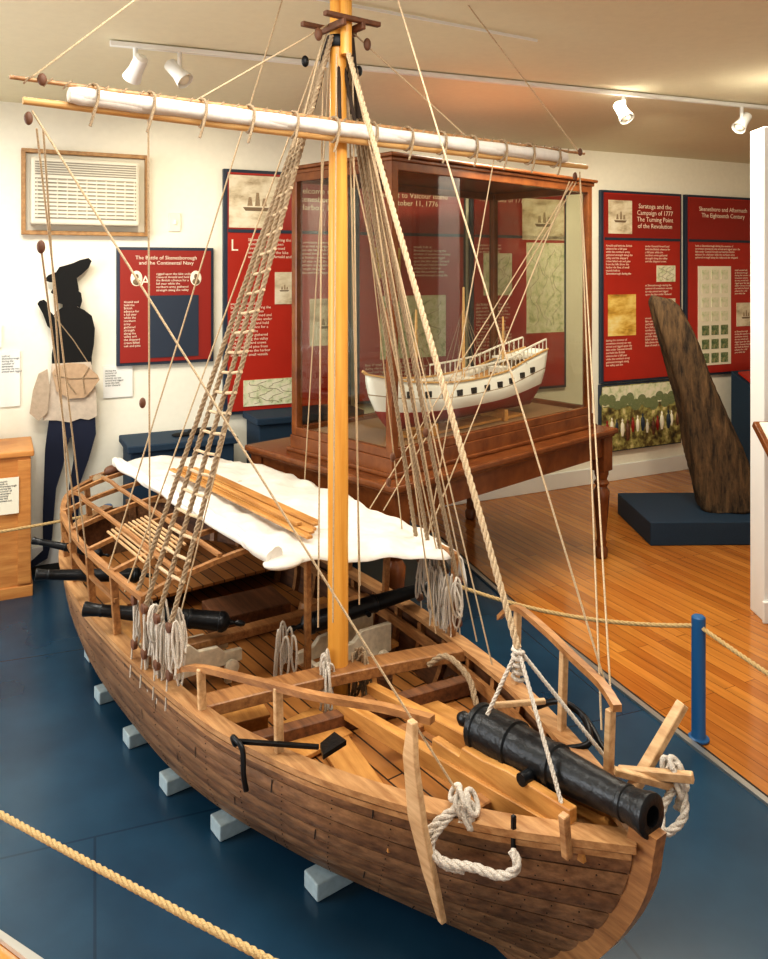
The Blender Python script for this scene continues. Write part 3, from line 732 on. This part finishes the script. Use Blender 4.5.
carriage(1.60,.10,.42,.290); cannon('port_cannon',(1.56,.16,.43),(1.80,.56,.495),.032,.020)
cannon('aft_port_cannon',(2.02,.30,.48),(2.12,.64,.53),.026,.018)
cannon('aft_swivel',(2.28,.36,.50),(2.42,.58,.56),.018,.012)

def rail(name,pts,mat='rail',w=.02,h=.016): strip(name,cat(pts,8),w,h,M[mat],G)
rail('bow_rail_port',[(1.30,H(1.3)-.02,.45),(1.15,H(1.15)-.02,.52),(.9,H(.9)-.02,.575),(.68,H(.68)-.01,.615),(.5,H(.5)-.01,.645),(.36,H(.36)+.01,.665)])
for s,z in((1.12,.53),(.80,.595)): beam('bow_stanchion_port',(s,H(s)-.02,ZG(s)),(s,H(s)-.015,z),.022,.016,M['light'],G)
rail('bow_rail_starboard',[(.74,-H(.74)+.02,.60),(.66,-H(.66)+.01,.66),(.5,-H(.5),.665),(.35,-H(.35),.67),(.22,-H(.22)-.01,.675),(.14,-H(.14)-.01,.67)])
for s in(.66,.40,.16): beam('bow_stanchion_starboard',(s,-H(s)+.01,ZG(s)),(s,-H(s)+.0,.66),.022,.016,M['light'],G)
V=[];pr=[((.37,.283,.675),.010),((.365,.292,.60),.020),((.35,.285,.47),.026),((.33,.267,.36),.020),((.312,.248,.262),.007)]
for (p,w) in pr:
    for a,b in((-w,-.008),(w,-.008),(w,.008),(-w,.008)): V.append((p[0]+a,p[1]+b,p[2]))
F=[]
for i in range(4):
    for k in range(4): q=i*4+k;r=i*4+(k+1)%4; F.append((q,r,r+4,q+4))
F+=[(0,1,2,3),(16,17,18,19)]
o=mesh('fender_plank_port',V,F,M['light'],G); fixn(o); bev(o,.003)
beam('cathead_starboard',(.11,-.13,.50),(.07,-.26,.665),.030,.018,M['light'],G,w1=.026)
beam('cathead_cross',(.14,-.12,.53),(.0,-.19,.56),.018,.020,M['light'],G)
beam('cathead_cross_small',(.12,-.08,.555),(.03,-.20,.515),.016,.016,M['light'],G)
beam('timber_head_port',(.10,.10,.46),(.10,.11,.55),.018,.018,M['cap'],G)
beam('iron_pin_port',(.20,.15,.44),(.20,.15,.51),.010,.010,M['iron'],G)
beam('anchor_shank',(.72,.30,.455),(.86,.46,.46),.011,.011,M['iron'],G)
fl=[(.665,.255,.47),(.735,.245,.455),(.715,.30,.455),(.67,.32,.455)]
o=mesh('anchor_fluke',fl+[(a,b,c+.012) for a,b,c in fl],[(0,1,2,3),(7,6,5,4),(0,4,5,1),(1,5,6,2),(2,6,7,3),(3,7,4,0)],M['iron'],G); fixn(o)
tubes('anchor_arm',[cat([(.90,.44,.425),(.885,.455,.455),(.86,.46,.465),(.83,.455,.45),(.815,.46,.40),(.81,.455,.36)],6)],.007,M['iron'],G)
box('locker',(.98,.20,.27),(.16,.22,.09),M['plank'],G,(0,0,.1),.004); box('locker_lid',(.98,.20,.32),(.18,.24,.014),M['plank'],G,(0,0,.1),.003)
box('loose_plank',(.72,.17,.318),(.5,.09,.012),M['plank'],G,(0,0,-.2),.002)
box('loose_plank',(.78,-.2,.318),(.4,.1,.012),M['plank'],G,(0,0,.15),.002)
box('side_bench',(1.55,-.36,.29),(.5,.09,.016),M['plank'],G,(0,0,0),.002)
box('side_bench',(1.95,.34,.30),(.6,.12,.016),M['plank'],G,(0,0,0),.002)
box('stores_chest',(1.25,.26,.265),(.18,.14,.08),M['plank'],G,(0,0,-.2),.004); box('stores_chest_lid',(1.25,.26,.309),(.19,.15,.010),M['plank'],G,(0,0,-.2),.003)
box('stores_chest',(1.9,-.1,.27),(.2,.3,.1),M['hullin'],G,(0,0,-.1),.004)
for i in range(7): ell('cannonball',(.60+.028*(i%4),-.30+.028*(i//4)-.002*i,.325),(.014,.014,.014),M['iron'],G)
lathe('water_cask',[(.035,0),(.042,.02),(.046,.05),(.042,.08),(.035,.10)],M['rail'],G,(1.75,-.30,.222),(0,0,1),18)
lathe('powder_bucket',[(.022,0),(.028,.05),(.026,.05),(.020,.004)],M['hullin'],G,(1.18,-.25,.222),(0,0,1),16)

# aft rails and canopy frame
s0,s1=1.45,2.93
ZR={1:.62,-1:.665}
def ar(s,sd): return (s,sd*max(.10,(H(s)-.005)),ZR[sd]+.02*(s-2)**2)
for sd,nm in((1,'port'),(-1,'starboard')):
    a0=s0 if sd==1 else 1.02
    strip('quarter_rail_'+nm,[ar(a0+(s1-a0)*i/36,sd) for i in range(37)],.022,.016,M['rail'],G)
    strip('quarter_rail_lower_'+nm,[(a,b*.99,c-.085) for a,b,c in [ar(1.7+(s1-1.7)*i/36,sd) for i in range(37)]],.014,.012,M['rail'],G)
    for s in(1.46,1.72,1.98,2.24,2.5,2.72,2.88): p=ar(s,sd); beam('quarter_stanchion_'+nm,(s,sd*(H(s)-.02),ZG(s)),p,.024,.018,M['rail'],G)
beam('quarter_stanchion_starboard',(1.03,-(H(1.03)-.02),ZG(1.03)),ar(1.03,-1),.02,.018,M['rail'],G)
strip('taffrail',[(2.93,.20,.64),(2.975,.1,.645),(2.985,0,.65),(2.975,-.1,.66),(2.93,-.2,.675)],.022,.016,M['rail'],G)
def cz(s,y):
    hh=H(s)-.005; k=min(1,abs(y/hh)); e0=.628 if y>0 else .672
    return e0+(.703-e0)*(1-k*k)
for s in(1.30,1.46,1.72,1.98,2.24,2.5,2.72):
    hh=H(s)-.005; P=[]
    ya=hh if s>1.4 else .10
    for i in range(13):
        y=ya-(hh+ya)*i/12; P.append((y,cz(s,y)))
    V=[];F=[]
    for y,z in P:
        for a,b in((-.009,-.008),(.009,-.008),(.009,.008),(-.009,.008)): V.append((s+a,y,z+b))
    for i in range(12):
        for k in range(4): q=i*4+k;r=i*4+(k+1)%4; F.append((q,r,r+4,q+4))
    F+=[(0,1,2,3),(48,49,50,51)]
    fixn(mesh('canopy_bow',V,F,M['rail'],G))
beam('canopy_front_post',(1.30,-.02,.22),(1.30,-.02,.70),.02,.02,M['rail'],G)
for y in(.36,.22,.12): strip('canopy_batten',[((1.46 if y>.2 else 1.29)+1.26*i/10,y*(1 if i<9 else .95),cz(1.46+1.26*i/10,y)+.014) for i in range(11)],.016,.010,M['rail'],G)
for i in range(10): 
    y=.40-.016*i
    beam('grating_slat',(1.66,y,cz(1.8,y)+.006),(2.05,y,cz(1.9,y)+.006),.007,.006,M['light'],G,0)
# tarpaulin
V=[];F=[];na,nb=70,28
for i in range(na+1):
    for j in range(nb+1):
        a=i/na;b=j/nb
        y=.12-(.12+.55)*b
        sf=1.29-.30*b; s=sf+(2.82-sf)*a
        hh=H(s)+.02; over=max(0,-y-hh)
        y2=max(-hh-.012,y)
        z=cz(s,max(-hh+.026,y2))+.022-over*.9
        z+=.006*math.sin(s*19+b*5)*math.sin(b*9+s*3)+.004*math.sin(s*47+b*11)+.0035*math.sin(s*31-b*27)+.004*math.sin(s*9-b*16)
        if a<.04: z-=.030*(1-a/.04)**1.5
        V.append((s+.010*math.sin(b*14)*(1-a)+.005*math.sin(b*31)*(1-a),y2+.008*math.sin(s*13)*b,z))
for i in range(na):
    for j in range(nb): q=i*(nb+1)+j; F.append((q,q+1,q+nb+2,q+nb+1))
o=mesh('tarpaulin',V,F,M['canvas'],G,True); o.modifiers.new('s','SOLIDIFY').thickness=.003
rl=[]
for k in range(3):
    rl.append([(1.26+1.54*i/60,.125+.012*math.cos(k*2.1+i*.12)+.006*math.sin(i*.5),.735+.008*math.sin(k*2.1+i*.12), 1+.15*math.sin(i*.6+k)+(.25 if i<8 else 0)) for i in range(61)])
tubes('tarpaulin_roll',rl,.017,M['canvas'],G,3)
ell('tarpaulin_tail',(1.25,.10,.715),(.05,.07,.018),M['canvas'],G)
for k in range(5):
    beam('spare_plank',(1.30+.03*k,-.03-.026*k,.752+.004*(k%2)),(2.42-.02*k,.0-.026*k,.757+.004*(k%2)),.023,.010,M['plank'],G)
beam('spare_oar',(1.4,-.05,.768),(2.35,-.03,.774),.02,.012,M['plank'],G)

# mast
ms=1.087
lathe('mast',[(.032,.20),(.032,.9),(.030,1.8),(.026,2.30),(.024,2.75)],M['mast'],G,(ms,0,0),(0,0,1),28)
lathe('topmast',[(.018,2.30),(.017,2.8),(.012,3.5)],M['mast'],G,(ms-.045,0,0),(0,0,1),18)
lathe('mast_cap',[(.05,2.70),(.05,2.73)],M['block'],G,(ms-.02,0,0),(0,0,1),18)
box('mast_step',(ms,0,.235),(.12,.12,.05),M['rail'],G,bevel=.004)
for h in(-.035,.035): beam('trestle_tree',(ms-.09,h,2.385),(ms+.07,h,2.385),.014,.022,M['block'],G)
for s in(-.08,.05): beam('cross_tree',(ms+s,-.10,2.40),(ms+s,.10,2.40),.02,.014,M['block'],G)
lathe('mast_hoop',[(.034,2.33),(.036,2.335),(.036,2.36),(.034,2.365)],M['iron'],G,(ms,0,0),(0,0,1),20)
ys=ms-.055
YL,YR=.95,-1.12
def sp(name,y0,y1,z,r,rt,mat,s=ys):
    n=20; tubes(name,[[(s,y0+(y1-y0)*i/n,z,rt/r+(1-rt/r)*(1-abs(2*i/n-1)**2)) for i in range(n+1)]],r,mat,G,4)
sp('yard',YL-.03,YR,2.042,.014,.009,M['spar'])
sp('jackstay_spar',YL+.0,YR+.02,2.092,.007,.005,M['cap'],ys-.005)
sr=[]
for k in range(3):
    sr.append([(ys-.012+.004*math.cos(k*2.1+i*.12),.82-1.80*i/70,2.066+.004*math.sin(k*2.1+i*.12),(1+.06*math.sin(i*.9+k))*(.75 if i in(0,70) else 1)) for i in range(71)])
tubes('furled_sail',sr,.0190,M['canvas'],G,4)
gk=[]
for i in range(13):
    y=.76-1.68*i/12; gk.append([(ys-.01+.032*math.cos(a*math.pi/6),y+.004*math.sin(a),2.063+.038*math.sin(a*math.pi/6)) for a in range(13)])
    gk.append([(ys-.045,y,2.06),(ys-.05,y+.012,2.02),(ys-.046,y+.02,1.99)])
tubes('gaskets',gk,.0038,M['ropeg'],G)
wr=[]
for i in range(44):
    y=.9-1.95*i/44; wr.append([(ys-.008,y,2.101),(ys-.014,y+.012,2.092),(ys-.006,y+.02,2.080)])
tubes('robands',wr,.0022,M['ropeg'],G)
for y in(YL-.07,YR+.05):
    ell('yard_block',(ys-.01,y,2.095),(.008,.011,.015),M['block'],G); ell('yard_block',(ys-.01,y+.03,2.00),(.008,.010,.016),M['block'],G)
tubes('yard_sling',[[(ms+.035*math.cos(a*math.pi/8)-.005,.035*math.sin(a*math.pi/8),2.06+.008*math.sin(a)) for a in range(17)],[(ys,.03,2.08),(ms,0,2.36)],[(ys,-.03,2.08),(ms,0,2.36)]],.006,M['roped'],G)

# standing rigging
sh=[];rat=[];lan=[]
for sd,ss in((1,(1.27,1.35,1.44,1.52)),(-1,(1.02,1.10,1.18,1.26))):
    ends=[]
    for k,s in enumerate(ss):
        a=Vector((ms+.02*(k-1.5)*.5,sd*.032,2.36-.012*k)); b=Vector((s,sd*(H(s)-.002),.60)); sh.append([a,b]); ends.append((a,b))
        for z in(.60,.46): lathe('deadeye',[(.010,-.008),(.016,-.006),(.016,.006),(.010,.008)],M['block'],G,(s,sd*(H(s)),z),(0,1,0),14)
        for o2 in(-.008,0,.008): lan.append([(s+o2,sd*H(s),.60),(s-o2,sd*H(s),.46)])
        lan.append([(s,sd*(H(s)+.006),.45),(s,sd*(H(s)+.012),.36)])
    nr=26
    for i in range(nr):
        t=.06+.90*i/nr
        if sd==1:
            e0,e1=ends[0],ends[2]; p=e0[0].lerp(e0[1],t); q=e1[0].lerp(e1[1],t); d=(q-p).normalized()*.010
            rat.append([p-d,(p+q)/2-Vector((0,0,.004)),q+d])
rope3('shrouds',sh,.0080,M['ropeg'],G)
tubes('ratlines',rat,.005,M['rope'],G)
tubes('lanyards',lan,.0028,M['ropew'],G)
tubes('shroud_seizing',[[(ms,sd*.03,2.36),(ms+.01,sd*.045,2.30),(ms+.02,sd*.05,2.24),(ms+.03,sd*.075,2.14)] for sd in(1,-1)]+[[(ms-.03,-.03,2.36),(ms-.02,-.05,2.25),(ms-.01,-.07,2.12)]],.009,M['roped'],G)
for sd in(1,-1):
    ell('top_block',(ms-.03,sd*.09,2.35),(.010,.013,.020),M['block'],G); ell('top_block',(ms+.03,sd*.10,2.28),(.010,.012,.018),M['iron'],G)
fk=(.33,0,.765)
rope3('forestay',[[(ms-.03,0,2.36),fk]],.0085,M['rope'],G)
rope3('forestay_bridle',[[fk,(.12,.07,.49)],[fk,(.16,-.15,.50)],[(.36,.07,.62),fk]],.005,M['ropew'],G)
tubes('stay_lashing',[[(.33+.012*math.cos(a),.012*math.sin(a),.765-.0025*a) for a in range(30)]],.005,M['ropew'],G)
beam('spreader_bar',(.36,.05,.635),(.30,-.06,.635),.012,.012,M['light'],G)
lines=[]
def ln(*p): lines.append([Vector(q) for q in p])
ln((ms-.04,0,3.0),(.22,-.20,.62))
ln((ys,YL-.05,2.02),(.32,.19,.50))
ln((ys,YR+.04,2.02),(.24,-.19,.55)); ln((ys,YR+.04,2.02),(.22,-.20,.62))
for y in(YL-.05,YR+.05): ln((ys,y,2.10),(ms-.04,0,2.95)); 
ln((ys,.5,2.09),(ms,0,2.42)); ln((ys,-.5,2.09),(ms,0,2.42))
ln((ys,YL-.06,1.98),(1.9,.52,.63)); ln((ys,YL-.075,1.98),(2.1,.52,.63)); ln((ys,YL-.07,1.7),(2.0,.52,.66))
ln((ms-.04,0,3.1),(1.75,H(1.75),.63)); ln((ms-.04,0,3.1),(2.1,-H(2.1),.70)); ln((ms+.02,.02,2.4),(1.6,H(1.6),.6))
ln((ys,YR+.06,1.98),(1.5,-H(1.5),.71)); ln((ys,YR+.08,1.98),(1.55,-H(1.5)+.03,.71)); ln((ys,YR+.10,1.98),(1.2,-H(1.2)+.03,.66))
for k in range(5): 
    a=2*math.pi*k/5; ln((ms+.045*math.cos(a),.05*math.sin(a),2.30),(ms+.05*math.cos(a),.055*math.sin(a)*(1+.2*k),.52+.03*k))
ln((ms,-.05,2.33),(1.0,-.40,.50)); ln((ms,-.06,2.33),(1.02,-.34,.45)); ln((ms,-.04,2.33),(1.3,-.42,.70)); ln((ms,-.05,2.0),(1.1,-.43,.62))
ln((ms,.06,2.33),(1.35,.40,.6)); ln((ms-.03,-.02,2.3),(.75,-.33,.46)); ln((ms,-.05,2.33),(.9,-.41,.45))
ln((ys,.62,2.04),(1.45,.46,.62)); ln((ys,-.62,2.04),(1.2,-.45,.66))
tubes('running_rigging',lines,.0026,M['rope'],G,1)
for (p) in ((1.35,.52,1.25),(ys,YL-.07,1.7),(1.2,-.30,1.0),(1.25,-.32,.9),(1.0,-.28,1.12)): ell('tackle_block',p,(.008,.010,.016),M['block'],G)
def coil(c,w,h,n,mat,name,r=.004):
    Ls=[]
    for i in range(n):
        cx_=c[0]+(R()-.5)*w; cy_=c[1]+(R()-.5)*w*.6; hh=h*(.45+.75*R()); ww=.006+.014*R(); an=R()*3; dz=(R()-.5)*.05; tl=(R()-.5)*.06
        Ls.append([(cx_+ww*math.cos(a*math.pi/8)*math.cos(an)+tl*(1-math.sin(a*math.pi/8))*.5,cy_+ww*math.cos(a*math.pi/8)*math.sin(an)+(R()-.5)*.003,c[2]+dz-hh/2+hh/2*math.sin(a*math.pi/8)) for a in range(17)])
        if i%2: Ls.append(cat([(cx_,cy_,c[2]),(cx_+tl*.5,cy_,c[2]-hh*.6),(cx_+tl,cy_+.01,c[2]-hh*1.1)],4))
    tubes(name,Ls,r,mat,G,2)
for s in(1.27,1.31,1.36,1.41,1.46,1.52): coil((s,H(s)-.03,.57+.06*R()),.07,.19,6,M['ropew'],'belayed_coil',.0036)
for s in(1.02,1.07,1.12,1.18): coil((s,-H(s)+.02,.60+.05*R()),.06,.20,7,M['ropew'],'belayed_coil',.0036)
coil((ms-.03,.06,.47),.05,.16,8,M['ropew'],'mast_coil'); coil((ms-.03,-.06,.46),.05,.16,8,M['ropeg'],'mast_coil'); coil((1.35,.04,.45),.1,.16,5,M['ropew'],'mast_coil')
coil((.31,.19,.50),.03,.05,12,M['ropew'],'bow_knot',.006)
rope3('port_hawser',[cat([(.31,.20,.49),(.34,.25,.45),(.34,.27,.42),(.30,.255,.40),(.25,.215,.40),(.20,.185,.40),(.17,.17,.43),(.19,.165,.45)],8)],.010,M['ropew'],G)
rope3('port_hawser_tail',[cat([(.31,.20,.49),(.33,.26,.43),(.31,.255,.39),(.27,.225,.385)],8)],.007,M['ropew'],G)
rope3('starboard_hawser',[cat([(.08,-.2,.56),(.03,-.19,.53),(.01,-.17,.48),(.03,-.13,.45),(.05,-.15,.48),(.04,-.18,.52)],8),cat([(.06,-.19,.56),(.04,-.21,.51),(.04,-.19,.47)],6)],.009,M['ropew'],G)
coil((.05,-.185,.56),.03,.05,10,M['ropew'],'starboard_knot',.006)
rope3('deck_hawser',[cat([(.95,-.25,.40),(.90,-.28,.44),(.82,-.30,.40),(.75,-.28,.34),(.68,-.32,.33),(.6,-.28,.33)],8)],.010,M['ropeg'],G)
tubes('deck_line_coil',[[(.66+.04*math.cos(a*.4)*(1-.006*a),-.17+.04*math.sin(a*.4)*(1-.006*a),.32+.0006*a) for a in range(90)]],.005,M['rope'],G)
tubes('starboard_black_lashing',[cat([(.50,-.24,.47),(.42,-.25,.52),(.36,-.27,.50),(.30,-.22,.48),(.34,-.18,.46)],6),cat([(.42,-.25,.52),(.38,-.30,.48),(.28,-.25,.46)],6)],.008,M['iron'],G)
ell('stern_lantern_bundle',(2.86,.12,.68),(.03,.04,.025),M['block'],G); ell('stern_cloth_bundle',(2.80,.2,.665),(.035,.03,.02),M['ropeg'],G)

# ---------------------------------------------------------------- rope barriers
def barrier(pts,ropes,sg):
    e=empty('rope_barrier')
    for (x,y) in pts: lathe('post',[(.036,0),(.036,.005),(.026,.009),(.0235,.014),(.0235,.425),(.018,.43)],M['bluep'],e,(x,y,.004),(0,0,1),20)
    rope3('barrier_rope',[[Vector(p) for p in sag((*pts[a],.40),(*pts[b],.40),sg,20)] for a,b in ropes],.0078,M['ropeb'],e)
barrier([(1.10,2.77),(1.75,1.15),(.24,3.17)],[(0,1),(0,2)],.05)
barrier([(-1.42,4.07),(-2.6,3.45)],[(0,1)],.03)
barrier([(-1.9,2.42),(.45,1.07)],[(0,1)],.02)

# ---------------------------------------------------------------- lights
w=bpy.data.worlds.new('world'); sc.world=w; w.use_nodes=True
bg=w.node_tree.nodes['Background']; bg.inputs[0].default_value=(1,.98,.94,1); bg.inputs[1].default_value=.80
def area(name,loc,rot,sx,sy,en,col=(1,.95,.86)):
    l=bpy.data.lights.new(name,'AREA'); l.shape='RECTANGLE'; l.size=sx; l.size_y=sy; l.energy=en; l.color=col
    o=bpy.data.objects.new(name,l); o.location=loc; o.rotation_euler=rot; sc.collection.objects.link(o)
area('ceiling_fill',(.2,1.6,2.5),(0,0,0),1.6,.8,36,(1,.95,.86))  # added fill light under the ceiling, no fixture hangs here
area('ceiling_fill.001',(1.2,3.9,2.5),(0,0,0),1.4,.5,46,(1,.91,.74))  # added warm fill above the case area, not a real lamp
area('ceiling_fill.002',(-1.6,3.0,2.5),(0,0,0),.8,.8,36,(1,.96,.88))  # added fill for the left side
area('window_daylight',(-3.3,1.6,1.5),(0,-math.pi/2,0),1.4,1.6,70,(.95,.98,1))
def spot(loc,tgt,en,ang=70,col=(1,.88,.66)):
    l=bpy.data.lights.new('track_spot','SPOT'); l.energy=en; l.spot_size=math.radians(ang); l.spot_blend=.8; l.color=col; l.shadow_soft_size=.05
    o=bpy.data.objects.new('track_spot',l); o.location=loc; d=Vector(tgt)-Vector(loc); o.rotation_euler=d.to_track_quat('-Z','Y').to_euler(); sc.collection.objects.link(o)
spot((1.4,4.1,2.42),W(2.4,0,1.45),95,72)
spot((.4,3.5,2.42),W(.6,0,1.5),75,66)
spot((-.9,3.2,2.42),W(-1.3,0,1.6),50,72)
spot((1.0,2.0,2.5),(-.1,2.6,.5),30,90,(1,.94,.84))
